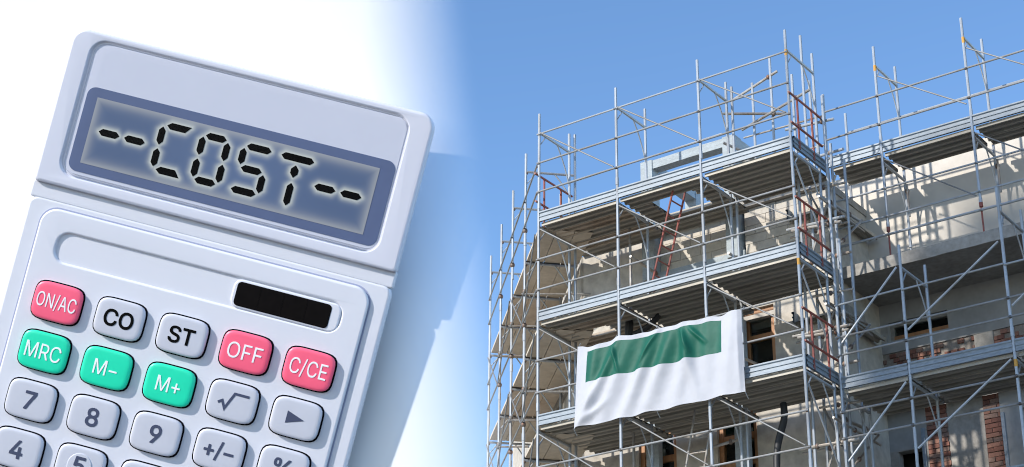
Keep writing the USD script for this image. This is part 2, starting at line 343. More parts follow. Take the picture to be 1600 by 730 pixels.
# lower storey of the wing
wall(holes(XW0, -3.5, XW1, -3.06, []), YW, YW + .25, CONCRETE)
obj('masonry', bx(XW0, XW1, YW + 0.03, YW + 0.25, -3.76, -3.5), MORTAR, bld, False)
brick_run(6.0, 7.9, -3.75, -3.52, YW + 0.03, 0.085, 0.115, 0.85, 6)
obj('patch', rough_box(7.0, 7.3, YW - 0.01, YW + 0.028, -3.7, -3.54, 0.06, 0.01), PLASTER, bld)
obj('ledge', rough_box(XW0, XW1, YW - 0.35, YW + 0.02, -3.92, -3.765, 0.15, 0.012, 9), CONCRETE, bld, 25)
wall(sbox(XW0, -4.62, 5.72, -3.92), YW, YW + .2, SHADED_RENDER)
obj('masonry', bx(5.72, 6.12, YW + .03, YW + .25, GZ, -3.92), MORTAR, bld, False)
brick_run(5.72, 6.12, -5.9, -3.93, YW + .03, 0.25, 0.085, 1, 8)
obj('pier', bx(6.12, 6.78, YW + .01, YW + .25, GZ, -3.92), CONCRETE, bld, False)
obj('masonry', bx(6.78, 7.08, YW + .03, YW + .25, GZ, -3.92), MORTAR, bld, False)
brick_run(6.78, 7.08, -5.9, -3.93, YW + .03, 0.25, 0.085, 1, 9)
wall(holes(7.08, GZ, XW1, -3.92, [(7.42, -6.3, 8.5, -4.28)]), YW, YW + .25, SHADED_RENDER)
for x0 in (5.62, 7.09):
    obj('corner_bead', bx(x0, x0 + .06, YW - .03, YW - .003, -6.3, -4.3), TOE, bld, False)
wall(holes(XW0, GZ, 5.72, -4.62, [(XW0 + .15, -7, 5.6, -4.64)]), YW, YW + .2, CONCRETE)
fr = obj('door', extrude_xz(sbox(7.42, -6.3, 8.5, -4.28).difference(sbox(7.52, -6.3, 8.4, -4.38)), YW + .05, YW + .2), CONCRETE, bld, False)
obj('room_shade_sheet', bx(7.1, 9.6, YW + .7, YW + .75, -6.6, -3.9), DARK, bld, False)
obj('room_shade_sheet', bx(4.3, 6.0, YW + .45, YW + .5, -7.2, -4.2), DARK, bld, False)
# back and roof so the block is closed
obj('wall', bx(-6, XW1, 12.0, 12.25, GZ, -0.1), PLASTER, bld, False)
obj('wall', bx(XW1, XW1 + .25, 3.4, 12.25, GZ, -0.1), PLASTER, bld, False)
obj('roof_slab', bx(XW0 + .1, XW1, YU + .26, 12, -1.6, -1.42), CONCRETE, bld, False)

# ------------------------------------------------------------------ scaffolding
R = 0.027
def coupler(p, parent, s=0.042):
    m = trimesh.creation.icosphere(1, s); m.apply_scale([1, 1, 1.25]); m.apply_translation(p)
    obj('coupler', m, CLAMP, parent)

def frame(o, n, ztop, parent, w=1.0, inner=True, paint=False, h=2.0, old=False):
    """portal frame: two standards, crossbar and two knee braces. o: foot of the outer standard (x, y)"""
    o = np.asarray(o, float); n = np.asarray(n, float); P = lambda t, z: W(o[0] + n[0] * t, o[1] + n[1] * t, z)
    g = GALV_OLD if old else GALV
    j = rng.normal(0, 0.004, 2)
    obj('standard', cat([tube(P(0, ztop - h), P(0, ztop) + np.append(j, 0), R), tube(P(0, ztop - h - .02), P(0, ztop - h + .13), R * 1.22)]), g, parent)
    if paint: obj('paint_ring', tube(P(0, ztop - .52), P(0, ztop - .40), R * 1.06), YELLOW, parent)
    if inner: obj('standard', cat([tube(P(w, ztop - h), P(w, ztop), R), tube(P(w, ztop - h - .02), P(w, ztop - h + .13), R * 1.22)]), g, parent)
    zc = ztop - .40
    obj('crossbar', tube(P(0, zc), P(w, zc), R * .95), g, parent)
    obj('knee_brace', tube(P(0, zc - .30), P(w * .22, zc), .013, 6), g, parent)
    k = [P(w * (1 - .42 * t ** 1.6), zc - .85 + .85 * t) for t in np.linspace(0, 1, 7)]
    obj('knee_brace', polytube(k, .014, 6), g, parent)
    coupler(P(0.02, zc - .03), parent, .03)

toe_prof = [(-.01, 0), (-.01, -.2), (.035, -.2), (.035, -.178), (.017, -.168), (.017, -.118), (.034, -.110), (.034, -.092), (.017, -.084), (.017, -.04), (.042, -.025), (.042, 0)]
def toe(p, q, n, parent): obj('toe_board', profile_along(toe_prof, p, q, n), TOE, parent, smooth=False)

def plank_prof(w):
    k = 1; pr = [(0, -.065), (0, 0), (w, 0), (w, -.065), (w - .03, -.065), (w - .03, -.02)]
    for i in range(k, 0, -1):
        c = w * i / (k + 1); pr += [(c + .04, -.02), (c + .022, -.058), (c - .022, -.058), (c - .04, -.02)]
    return pr + [(.03, -.02), (.03, -.065)]
DECK_TAN = weathered('pale_deck_board', (0.54, 0.475, 0.385), (0.40, 0.335, 0.25), 0.8, 0.0, 1.2, 0.42, 0.75, stretch=(1, 1, 2), fine=0.1)
def plank(p, q, n, w, parent, mat=None):
    prof = [(0, -.05), (0, 0), (w, 0), (w, -.05)] if mat is DECK_TAN else plank_prof(w)
    obj('deck_plank', profile_along(prof, p, q, n), mat or DECK, parent, smooth=False)

def bay(o, e, n, l, z, parent, w=1.0, planks=3, brace=True, rails=(1.03, .42), toe_side=True, inner_toe=False, hatch=None, brace_up=False, brown=False, extra_rail=None):
    """deck, toe board, guardrails and diagonal of one bay whose toe board tops out at z"""
    o, e, n = (np.asarray(a, float) for a in (o, e, n)); P = lambda s, t, zz: W(o[0] + e[0] * s + n[0] * t, o[1] + e[1] * s + n[1] * t, zz)
    out = np.append(-n, 0); inn = np.append(n, 0); pw = w / 3.0
    g = .045
    for i in range(planks):
        segs = [(g, l - g)]
        if hatch and i in hatch[2]: segs = [(g, hatch[0]), (hatch[1], l - g)]
        dz = rng.normal(0, .004)
        for a, b in segs:
            if b - a > .1: plank(P(a, .03 + i * (pw + .012), z - .205 + dz), P(b, .03 + i * (pw + .012), z - .205 + dz), inn, pw, parent, (DECK_TAN if brown == 'tan' else DECK_BROWN if brown and i % 2 else None))
    if toe_side: toe(P(.03, 0.0, z), P(l - .02, .012, z), out, parent)
    if inner_toe: toe(P(.03, w + .35, z), P(l - .02, w + .35, z), inn, parent)
    for r in rails: obj('guardrail', tube(P(-.03, -.03, z + r), P(l + .03, -.03, z + r), .0185), RAIL, parent)
    for r in rails:
        for sx in (0.0, l): coupler(P(sx, -.018, z + r), parent, .026)
    if brace:
        a, b = ((.06, z - .37), (l - .05, z - 1.55))
        if brace_up: a, b = ((.06, z - 1.55), (l - .05, z - .37))
        obj('brace', tube(P(a[0], -.045, a[1]), P(b[0], -.045, b[1]), .0135, 6), BRACE, parent)

XB = [0.0, 1.758, 3.534, 5.3235]
NF = (0, 1); EF = (1, 0)
tower = thing('scaffold', 'tall galvanised scaffold carrying the banner on the projecting front', 'scaffold', W(2.66, .5, GZ))
for i, x in enumerate(XB):
    for k in range(4): frame((x, 0), NF, 2.1 - 2 * k, tower, paint=(i == 3 and k % 2 == 0))
    for t in (0, 1.0):
        obj('standard', tube(W(x, t, GZ + .02), W(x, t, -5.88), R), GALV, tower)
        obj('base_plate', bx(x - .08, x + .08, t - .08, t + .08, GZ + .001, GZ + .02), GALV_OLD, tower, False)
for k in range(4):
    for i in range(3):
        bay((XB[i], 0), EF, NF, XB[i + 1] - XB[i], -2.0 * k, tower, planks=5 if i < 2 else 4,
            hatch=(.45, 1.35, (1, 2)) if (i == 1 and k == 0) else ((.3, 1.0, (2,)) if i == 0 and k == 1 else None), brown=(i == 0 and k < 2), brace=True)
    toe(W(5.33, .03, -2.0 * k), W(5.33, 1.3, -2.0 * k), np.array([1., 0, 0]), tower)
for k in range(2):
    for j in range(3): plank(W(5.25 - .32 * j, 1.75, -2.0 * k - .62), W(5.25 - .32 * j, 3.35, -2.0 * k - .62), np.array([-1., 0, 0]), .31, tower)
    toe(W(4.27, 1.75, -2.0 * k - .42), W(4.27, 3.35, -2.0 * k - .42), np.array([-1., 0, 0]), tower)
for i in range(3): obj('guardrail', tube(W(XB[i] - .03, -.03, 1.65), W(XB[i + 1] + .03, -.03, 1.65), .017), GALV, tower)
for i in range(3): obj('brace', tube(W(XB[i] + .06, -.045, 1.66), W(XB[i + 1] - .05, -.045, .45), .0135, 6), BRACE, tower)
# inner guardrails on the roof side and loose tubes
for z in (1.05, .5): obj('guardrail', tube(W(0.0, 1.03, z), W(3.4, 1.03, z + .03), .017), GALV, tower)
def guard(p0, d, zr, parent, label=None):
    """red end guard: two rails and two posts. p0 (x,y), d = span vector"""
    p0 = np.asarray(p0, float); d = np.asarray(d, float); Q = lambda s, z: W(p0[0] + d[0] * s, p0[1] + d[1] * s, z)
    g = obj('end_guard', cat([tube(Q(-.06, zr), Q(1.06, zr), .021), tube(Q(-.03, zr - .57), Q(1.05, zr - .57), .021)]), RED, parent)
    for s in (.22, .72): obj('post', tube(Q(s, zr - 1.0), Q(s, zr), .02), RED, g)
guard((5.36, 0), (0, 1.05), .82, tower); guard((5.36, .02), (0, 1.08), -1.18, tower); guard((5.36, .02), (0, 1.08), -3.2, tower)
guard((-.03, -.03), (0, 1.1), .80, tower)
# cluster of extra standards by the right hand corner and on the roof
def pole(x, y, z0, z1, parent, r=R, mat=None): obj('standard', tube(W(x, y, z0), W(x, y, z1), r), mat or GALV, parent)
pole(4.87, 1.5, -6.2, 2.88, tower); pole(5.46, 1.02, -6.2, 1.2, tower); pole(4.86, 1.08, -5.9, 1.86, tower)
pole(4.62, 2.25, 0.02, 2.35, tower); pole(3.95, 2.0, 0.02, 2.96, tower); pole(3.55, 2.0, 0.02, 2.54, tower); pole(3.62, 1.06, -6.2, 2.0, tower)
pole(5.05, 1.55, -6.2, .9, tower, mat=GALV_OLD); pole(5.52, 1.6, -6.2, .15, tower); pole(0.05, 1.12, -6.2, 2.12, tower); pole(1.32, 1.08, -6.2, -.2, tower, mat=GALV_OLD); pole(5.40, 1.35, -6.2, .4, tower)
for k in range(3):
    z = -2.0 * k
    for p, q in (((4.7, 1.02, z + .75), (5.62, 1.1, z + .72)), ((4.87, .9, z + .1), (4.9, 2.3, z + .12)), ((4.5, 1.5, z + .3), (5.6, 1.45, z + .28)), ((5.3, .9, z - .75), (5.36, 2.4, z - .7)), ((4.6, 1.04, z - 1.2), (5.7, 1.06, z - 1.22))):
        obj('tie_tube', tube(W(*p), W(*q), R), GALV_OLD if k else GALV, tower)
        coupler((W(*p) * .7 + W(*q) * .3), tower); coupler((W(*p) * .25 + W(*q) * .75), tower)
    for p, q in (((4.95, 1.3, z - 1.6), (5.5, 1.25, z - .3)), ((5.0, 1.06, z - .55), (5.75, 1.1, z - .57)), ((5.42, .7, z - .9), (5.38, 2.5, z - .88)), ((5.2, 1.35, z - 1.75), (5.5, 2.2, z - .8)), ((4.4, 1.55, z - 1.1), (5.55, 1.5, z - 1.12))):
        obj('tie_tube', tube(W(*p), W(*q), .022), GALV_OLD, tower); coupler(W(*p) * .55 + W(*q) * .45, tower, .038)
    obj('brace', tube(W(5.34, .05, z - .5), W(5.34, 1.0, z - 1.7), .016, 6), GALV, tower)
    obj('brace', tube(W(4.87, 1.5, z - .4), W(5.46, 1.04, z - 1.5), .02, 6), GALV_OLD, tower)
for p, q in (((3.2, 1.4, 1.72), (4.2, 2.1, 1.72)), ((3.0, 1.9, 1.0), (4.0, 2.05, .75)), ((3.1, 2.0, 2.3), (4.1, 2.0, 2.62)), ((3.3, 1.98, 1.6), (5.0, 1.5, 1.7)), ((1.0, 1.2, .55), (1.75, .98, .42)), ((3.4, 1.06, .9), (3.75, 1.5, .72)), ((1.4, .96, -.9), (1.42, 2.0, -.95)), ((3.5, .9, -1.4), (3.6, 1.85, -1.45)), ((3.52, 1.0, -3.3), (3.6, 1.9, -3.3)), ((1.7, .9, -3.2), (1.75, 1.9, -3.2)), ((2.6, 1.0, -4.9), (3.4, 1.2, -4.75))):
    obj('tie_tube', tube(W(*p), W(*q), R), GALV_OLD, tower); coupler(W(*q) * .8 + W(*p) * .2, tower)
for z in (.95, .35): obj('guardrail', tube(W(3.3, 2.03, z + .5), W(5.0, 2.03, z + .45), .018), GALV_OLD, tower)

# scaffold round the left flank, at 45 degrees to the front
side = thing('scaffold', 'scaffold running back along the left flank of the tower, decks seen from below', 'scaffold', W(-2, 2.5, GZ))
LW = 1.688; NW = (SQ, SQ); EW = (-SQ, SQ)
for i in range(5):
    o = np.array(EW) * LW * i
    if i:
        for k in range(4): frame(o, NW, 2.1 - 2 * k, side)
        for t in (0, 1.0):
            q = o + np.array(NW) * t
            obj('standard', tube(W(q[0], q[1], GZ + .02), W(q[0], q[1], -5.88), R), GALV, side)
            obj('base_plate', bx(q[0] - .08, q[0] + .08, q[1] - .08, q[1] + .08, GZ + .001, GZ + .02), GALV_OLD, side, False)
for k in range(4):
    for i in range(4):
        bay(np.array(EW) * LW * i + (np.array(EW) * .1 if i == 0 else 0), EW, NW, LW - (.1 if i == 0 else 0), -2.0 * k - .005, side, planks=3, rails=(1.03, .45), toe_side=False, brown='tan', brace_up=bool(i % 2))
    toe(W(-1.15, 1.33, -2.0 * k), W(-.15, 1.33, -2.0 * k), np.array([0, -1., 0]), side)
    for i in range(1, 4):
        o = np.array(EW) * LW * i
        coupler(W(o[0], o[1], -2 * k + .4), side, .05); coupler(W(o[0], o[1], -2 * k - .9), side, .045)
        p = o + np.array(EW) * .06
        obj('tie_tube', tube(W(o[0] - .05, o[1] - .05, -2 * k - .95), W(o[0] + 1.1, o[1] + .75, -2 * k - .95), .02), GALV_OLD, side)

# scaffold standing on the balcony slab of the wing
up = thing('scaffold', 'upper scaffold standing on the balcony slab against the long white wall', 'scaffold', W(8, 2.6, -1.62))
XU = [4.86, 5.94, 7.67, 9.40, 11.13, 12.86]; YUo = 2.3
for i, x in enumerate(XU):
    if i == 0:
        pole(x, YUo, -1.55, 2.0, up); pole(x, YUo + .9, -1.55, 2.0, up); continue
    frame((x, YUo), NF, 2.66, up, w=.9, paint=True)
    frame((x, YUo), NF, .66, up, w=.9, h=1.72, paint=False)
    obj('jack', cat([tube(W(x, YUo, -1.6), W(x, YUo, -1.02), .017), tube(W(x, YUo, -1.1), W(x, YUo, -1.02), .035)]), RED, up)
    obj('base_plate', bx(x - .07, x + .07, YUo - .07, YUo + .07, -1.615, -1.6), GALV_OLD, up, False)
    obj('jack', tube(W(x, YUo + .9, -1.6), W(x, YUo + .9, -1.05), .017), GALV, up)
    obj('tie_tube', tube(W(x + .1, YUo + .75, .1), W(x + .1, YUo + .75, -.55), .02), GALV_OLD, up); coupler(W(x + .05, YUo + .85, .02), up)
for i in range(5):
    l = XU[i + 1] - XU[i]
    bay((XU[i], YUo), EF, NF, l, .66, up, planks=2, w=1.05, rails=(.95, .36), brace=i > 0)
    for z in (1.6, 1.02): obj('guardrail', tube(W(XU[i] - .02, YUo + .93, z), W(XU[i + 1] + .02, YUo + .93, z), .017), GALV, up)
    for z in (-.27, -.82, -1.17): obj('guardrail', tube(W(XU[i] - .02, YUo - .03, z), W(XU[i + 1] + .02, YUo - .03, z), .019 if z > -1 else .024), GALV, up)
    if i: obj('brace', tube(W(XU[i] + .06, YUo - .045, 2.0), W(XU[i + 1] - .05, YUo - .045, .90), .0135, 6), BRACE, up)

# scaffold in front of the wing, from the street up to below the slab
low = thing('scaffold', 'lower scaffold in front of the wing with blue grey toe boards under the slab', 'scaffold', W(8, 1.3, GZ))
XL = [5.55, 6.76, 8.52, 10.28, 12.04]; YL = .8
for i, x in enumerate(XL):
    for zt in (-2.14, -4.14):
        if i == 0 and zt > -3: pole(x, YL + .3, -4.4, -1.6, low); continue
        frame((x, YL), NF, zt if i < 2 else zt + (.55 if zt > -3 else 0), low, h=2.0 + (.55 if i >= 2 and zt > -3 else 0), paint=(i == 2))
    frame((x, YL), NF, -6.14, low)
    for t in (0, 1.0):
        obj('standard', tube(W(x, YL + t, GZ + .02), W(x, YL + t, -8.1), R), GALV, low)
        obj('base_plate', bx(x - .08, x + .08, YL + t - .08, YL + t + .08, GZ + .001, GZ + .02), GALV_OLD, low, False)
for i in range(4):
    l = XL[i + 1] - XL[i]
    for z in (-4.22, -6.22):
        bay((XL[i], YL), EF, NF, l, z, low, planks=4, rails=(.70, .38) if z > -5 else (1.4, .95), brace=False)
        obj('brace', tube(W(XL[i] + .06, YL - .045, z + .55), W(XL[i + 1] - .05, YL - .045, z + 1.68), .02, 6), GALV, low)
    obj('guardrail', tube(W(XL[i], YL - .03, -2.95), W(XL[i + 1], YL - .03, -2.93), .017), GALV, low)

# ------------------------------------------------------------------ banner
def banner():
    tl, tr, br, bl = np.array([.95, -.12, -2.95]), np.array([4.28, -.12, -3.02]), np.array([4.28, -.12, -4.46]), np.array([.87, -.12, -4.45])
    nu, nv = 260, 120
    u, v = np.meshgrid(np.linspace(0, 1, nu + 1), np.linspace(0, 1, nv + 1))
    P = (tl * (1 - u[..., None]) + tr * u[..., None]) * (1 - v[..., None]) + (bl * (1 - u[..., None]) + br * u[..., None]) * v[..., None]
    sag = -.05 * (np.sin(np.pi * u / .24) ** 2 * (u < .24) + .5 * np.sin(np.pi * (u - .24) / .55) ** 2 * ((u > .24) & (u < .79)) + .3 * np.sin(np.pi * (u - .79) / .21) ** 2 * (u > .79)) * (1 - v) ** 2
    P[..., 2] += sag + .012 * np.sin(u * 31) * v ** 3 + .012 * (np.sin(u * 47 + 1)) * (1 - v) ** 6
    d = np.zeros_like(u)
    # long folds that hang from the ties and run down to the left
    for (u0, u1, wd, amp) in ((.27, .02, .035, .075), (.33, .16, .05, .06), (.50, .30, .045, .085), (.60, .43, .05, .075), (.72, .60, .045, .05), (.66, .74, .03, .05), (.95, .90, .05, .065), (.12, .07, .04, .05), (1.02, .97, .035, .05), (.80, .78, .04, .025)):
        c = u0 + (u1 - u0) * v ** 1.25; x = (u - c) / wd
        d += amp * np.exp(-x * x) * (.35 + .65 * np.sin(np.pi * np.clip(v * .9 + .12, 0, 1)))
    for (u0, v0, u1, v1, wd, amp) in ((.24, .1, .28, .46, .010, .035), (.51, .05, .38, .5, .010, .035), (.66, .1, .71, .42, .012, .04), (.70, .08, .80, .33, .012, .035), (.03, .98, .22, .74, .02, .04)):
        t = ((u - u0) * (u1 - u0) + (v - v0) * (v1 - v0) * .2) / ((u1 - u0) ** 2 + .2 * (v1 - v0) ** 2); tc = np.clip(t, 0, 1)
        dist = np.hypot(u - (u0 + (u1 - u0) * tc), (v - (v0 + (v1 - v0) * tc)) * .43)
        d += amp * np.exp(-(dist / wd) ** 2) * np.sin(np.pi * np.clip(tc * .9 + .08, 0, 1))
    q = np.stack([u * 9, v * 4, 0 * u], -1)
    d += .016 * (meshkit.fbm(q, 3, 3) - .5) + .004 * (meshkit.fbm(q * 3.3, 3, 9) - .5)
    edge = np.minimum(1, np.minimum(u, 1 - u) / .02) * .75 + .25
    P[..., 1] -= d * edge * 1.5
    P[..., 2] += ZO
    idx = np.arange((nu + 1) * (nv + 1)).reshape(nv + 1, nu + 1)
    quads = np.stack([idx[:-1, :-1], idx[1:, :-1], idx[1:, 1:], idx[:-1, 1:]], -1)
    cu, cv = (u[:-1, :-1] + u[1:, 1:]) / 2, (v[:-1, :-1] + v[1:, 1:]) / 2
    gm = (cu > .066) & (cu < .882) & (cv > .06) & (cv < .47)
    b = thing('banner', 'white banner with a green band tied across the scaffold front', 'banner', W(2.6, -.12, -4.45))
    V = P.reshape(-1, 3)
    def sub(mask, name, mat):
        qf = quads[mask].reshape(-1, 4); f = np.vstack([qf[:, [0, 1, 2]], qf[:, [0, 2, 3]]])
        used, inv = np.unique(f, return_inverse=True)
        full = trimesh.Trimesh(V, np.vstack([quads.reshape(-1, 4)[:, [0, 1, 2]], quads.reshape(-1, 4)[:, [0, 2, 3]]]), process=False)
        path = b + '/' + name; BASE[path] = BASE[b]
        p = usdkit.mesh(stage, path, (V[used] - BASE[b], inv.reshape(-1, 3)), mat)
        p.CreateNormalsAttr(Vt.Vec3fArray.FromNumpy(np.array(full.vertex_normals)[used].astype(np.float32))); p.SetNormalsInterpolation('vertex')
    sub(~gm, 'cloth', CLOTH); sub(gm, 'green_band', GREEN_CLOTH)
    for uu, vv in ((0, 0), (.24, 0), (.79, 0), (1, 0), (0, 1), (1, 1), (.5, 0), (.5, 1)):
        p = P[int(vv * nv), int(uu * nu)]
        q_ = p + np.array([0, .1, .1 if vv == 0 else -.1])
        obj('tie', polytube([p, (p + q_) / 2 + [0, 0, -.01], q_], .006, 5), GALV, b)
banner()

# ------------------------------------------------------------------ ladders and hoses
def ladder(name, label, a0, a1, b0, b1, mat, n, r=.019):
    """stiles a0-a1 and b0-b1"""
    a0, a1, b0, b1 = (W(*p) for p in (a0, a1, b0, b1))
    t = thing(name, label, 'ladder', (a1 + b1) / 2)
    obj('stile', tube(a0, a1, r), mat, t); obj('stile', tube(b0, b1, r), mat, t)
    for i in range(n):
        s = (i + .5) / n; obj('rung', tube(a0 + (a1 - a0) * s, b0 + (b1 - b0) * s, r * .75), mat, t)
ladder('ladder', 'leaning red ladder that rises through the hatch of the top deck', (2.88, .2, -.02), (2.26, .2, -2.2), (2.90, .55, -.02), (2.28, .55, -2.2), RED, 8)
ladder('ladder', 'grey ladder on the deck just below the banner', (2.86, .7, -4.1), (2.40, .7, -6.2), (3.2, .75, -4.1), (2.74, .75, -6.2), GALV_OLD, 8)
def hose(name, label, pts, r):
    pts = np.array([W(*p) for p in pts]); t = np.linspace(0, 1, len(pts)); tt = np.linspace(0, 1, 24)
    from scipy.interpolate import make_interp_spline
    sp = make_interp_spline(t, pts, k=min(3, len(pts) - 1))
    p = obj(name, polytube(sp(tt), r, 8), RUBBER); tag(stage.GetPrimAtPath(p), label, 'hose')
hose('hose', 'fat black hose hanging above the banner behind the second pole', [(1.42, .85, -1.78), (1.43, .86, -2.1), (1.41, .85, -2.45), (1.42, .85, -2.75)], .075)
hose('hose', 'curved black hose slung sideways above the banner', [(1.48, .88, -2.5), (1.75, .9, -2.42), (1.98, .9, -2.28), (2.1, .9, -2.05)], .055)
hose('hose', 'bent black hose below the deck right of the banner', [(4.42, .9, -4.4), (4.40, .9, -4.75), (4.28, .92, -5.05), (4.24, .9, -5.6)], .06)

# ------------------------------------------------------------------ calculator and the white backdrop behind it
S0 = 0.0002627; S = S0 * 1.0096                                    # metres per drawing unit
A = math.radians(14.8) - 0.0079
c_ray = np.array([(340 - 1.2 - 800) / FPX, -2.76 / FPX, 1.0]); DEPTH = FPX * S0
C0 = CAM + RC.T @ (c_ray * DEPTH)
lat = np.array([-.735, -.678, 0.0])
def tilted(deg):
    """right, up and normal (world) of a plane that faces the camera, turned by deg towards the sun's side"""
    ax = np.cross([0, 0, -1.0], lat); ax /= np.linalg.norm(ax)
    Rt = rodrigues(ax * math.radians(deg))
    U = Rt @ np.array([math.cos(A), math.sin(A), 0]); V = Rt @ np.array([math.sin(A), -math.cos(A), 0]); N = Rt @ np.array([0, 0, -1.0])
    return RC.T @ U, RC.T @ V, RC.T @ N
CU, CV, CN = tilted(6)
cm = np.eye(4); cm[0, :3] = CU; cm[1, :3] = CV; cm[2, :3] = CN; cm[3, :3] = C0
calc = thing('calculator', 'pale lavender pocket calculator tilted in front of the white backdrop, display reading COST', 'calculator', matrix=cm)
def to_local(v):
    v = np.asarray(v, float); return np.stack([v[:, 0] * S, -v[:, 1] * S, v[:, 2] * S], 1)
def cobj(name, v, f, mat, parent=calc, smooth=40):
    m = trimesh.Trimesh(to_local(v), np.asarray(f), process=False); m.merge_vertices(); m.fix_normals()
    return obj(name, m, mat, parent, smooth)
def rr(u0, u1, v0, v1, r, n=8, rb=None):
    """rounded rectangle outline in drawing units"""
    out = []
    q = r if rb is None else rb
    for cx, cy, a0, w in ((u1 - q, v1 - q, 0, q), (u0 + q, v1 - q, 90, q), (u0 + r, v0 + r, 180, r), (u1 - r, v0 + r, 270, r)):
        for t in np.linspace(a0, a0 + 90, n): out.append((cx + w * math.cos(math.radians(t)), cy + w * math.sin(math.radians(t))))
    return np.array(out)
def loft(rings, cap0=True, cap1=True):
    """rings: list of (outline, height)"""
    k = len(rings[0][0]); v = np.vstack([np.column_stack([o, np.full(k, h)]) for o, h in rings]); f = []
    for i in range(len(rings) - 1):
        for j in range(k):
            a, b = i * k + j, i * k + (j + 1) % k; f += [[a, b, b + k], [a, b + k, a + k]]
    for on, i in ((cap0, 0), (cap1, len(rings) - 1)):
        if on:
            v = np.vstack([v, np.append(rings[i][0].mean(0), rings[i][1])[None]]); c = len(v) - 1
            f += [[i * k + j, i * k + (j + 1) % k, c] for j in range(k)]
    return v, np.array(f)
def sheet_with_hole(outer, hole, h):
    p = Polygon(outer, [hole]); tv, tf = trimesh.creation.triangulate_polygon(p, engine='earcut')
    return np.column_stack([tv, np.full(len(tv), h)]), np.array(tf)
def join(*parts):
    v, f, n = [], [], 0
    for a, b in parts: v.append(a); f.append(np.asarray(b) + n); n += len(a)
    return np.vstack(v), np.vstack(f)
def rim(outline_a, ha, outline_b, hb): return loft([(outline_a, ha), (outline_b, hb)], False, False)
def rounded_rings(u0, u1, v0, v1, r, h, e, n=5, rb=None):
    """rings that round an edge of radius e up to height h"""
    return [(rr(u0 + e * (1 - math.cos(a)) , u1 - e * (1 - math.cos(a)), v0 + e * (1 - math.cos(a)), v1 - e * (1 - math.cos(a)), max(r - e * (1 - math.cos(a)), 1), rb=rb), h - e + e * math.sin(a)) for a in np.linspace(0, math.pi / 2, n)]

# base shell: rounded block, its face carries a raised key panel with a recess for the solar cell
b = rounded_rings(-304, 288, 14, 540, 16, -2, 6)
cobj('base_shell', *loft([(rr(-298, 282, 20, 534, 14), -20), (rr(-304, 288, 14, 540, 16), -15)] + b), SHELL_BASE)
po = dict(u0=-276, u1=259, v0=27, v1=545); hole = rr(-241, 223, 59, 107, 20)
top = rounded_rings(-276, 259, 27, 527, 27, 3.0, 4)
rings_v, rings_f = loft(top, False, False)
inner_edge = rr(-276 + 4, 259 - 4, 31, 523, 23)
pv, pf = sheet_with_hole(top[-1][0], rr(-244, 226, 56, 110, 23), 3.0)
cobj('key_panel', *join((rings_v, rings_f), (pv, pf), loft([(rr(-244, 226, 56, 110, 23), 3.0), (rr(-242, 224, 58, 108, 21), 2.2), (hole, 0.6), (rr(-240, 222, 60, 106, 19), -0.9)], False, True)), SHELL_BASE)
cobj('groove', *loft([(rr(-278.5, 261.5, 24.5, 530, 29), -2.2), (rr(-278.5, 261.5, 24.5, 530, 29), -1.7)]), GROOVE)
# solar cell in its tray
tray = rounded_rings(48, 221, 61, 106, 13, 2.6, 3)
sp = cobj('solar_panel', *loft([(rr(48, 221, 61, 106, 13), -1)] + tray), SHELL_BASE)
cobj('cell_bed', *loft([(rr(54, 205.5, 65, 102.5, 7), 2.6), (rr(54, 205.5, 65, 102.5, 7), 3.0)]), WELL, sp)
for i in range(4):
    u0 = 55 + i * 37.4
    cobj('solar_cell', *loft([(rr(u0, u0 + 36.9, 66, 101.5, 3.5 if i in (0, 3) else 1), 3.0), (rr(u0, u0 + 36.9, 66, 101.5, 3.5 if i in (0, 3) else 1), 3.5)]), SOLAR, sp)
# hinge strip and display lid
hs = [(rr(-304.5, 287.5, -10, 17.5, 4), -18), (rr(-304.5, 287.5, -10, 17.5, 4), -5)] + [(rr(-304.5 + e, 287.5 - e, -10 + e, 17.5 - e, 3), -2.5 - 2 + 2 * math.sin(a)) for a, e in ((.5, .5), (1.0, 1.4), (1.57, 3))]
cobj('hinge_strip', *loft(hs), SHELL_BASE)
lid_o = (-302, 287.5, -257, -7.5)
lr = rounded_rings(*lid_o, 24, 5.0, 5, rb=5)
hole_o = rr(-271, 253.5, -247.5, -24, 27)
lv, lf = sheet_with_hole(lr[-1][0], hole_o, 5.0)
cobj('display_lid', *join(loft([(rr(-298, 283, -253, -11, 20, rb=3), -19), (rr(-302, 287.5, -257, -7.5, 24, rb=5), -14)] + lr, True, False), (lv, lf),
     loft([(hole_o, 5.0), (rr(-269.5, 252, -246, -25.5, 26), 4.0), (rr(-268, 250.5, -244.5, -27, 25), 0.5)], False, False),
     loft([(rr(-268, 250.5, -244.5, -27, 25), 0.5), (rr(-267.5, 250, -244, -27.5, 25), 0.4)], False, True)), SHELL)
disp = cobj('display', *loft([(rr(-260, 247.5, -240, -32, 18), 0.4), (rr(-260, 247.5, -240, -32, 18), 1.2)]), SHELL)
bo = rr(-256, 246, -172, -37, 14); bo2 = bo.copy()
cobj('band', *loft([(bo, 1.2), (bo, 1.7)]), BAND, disp)
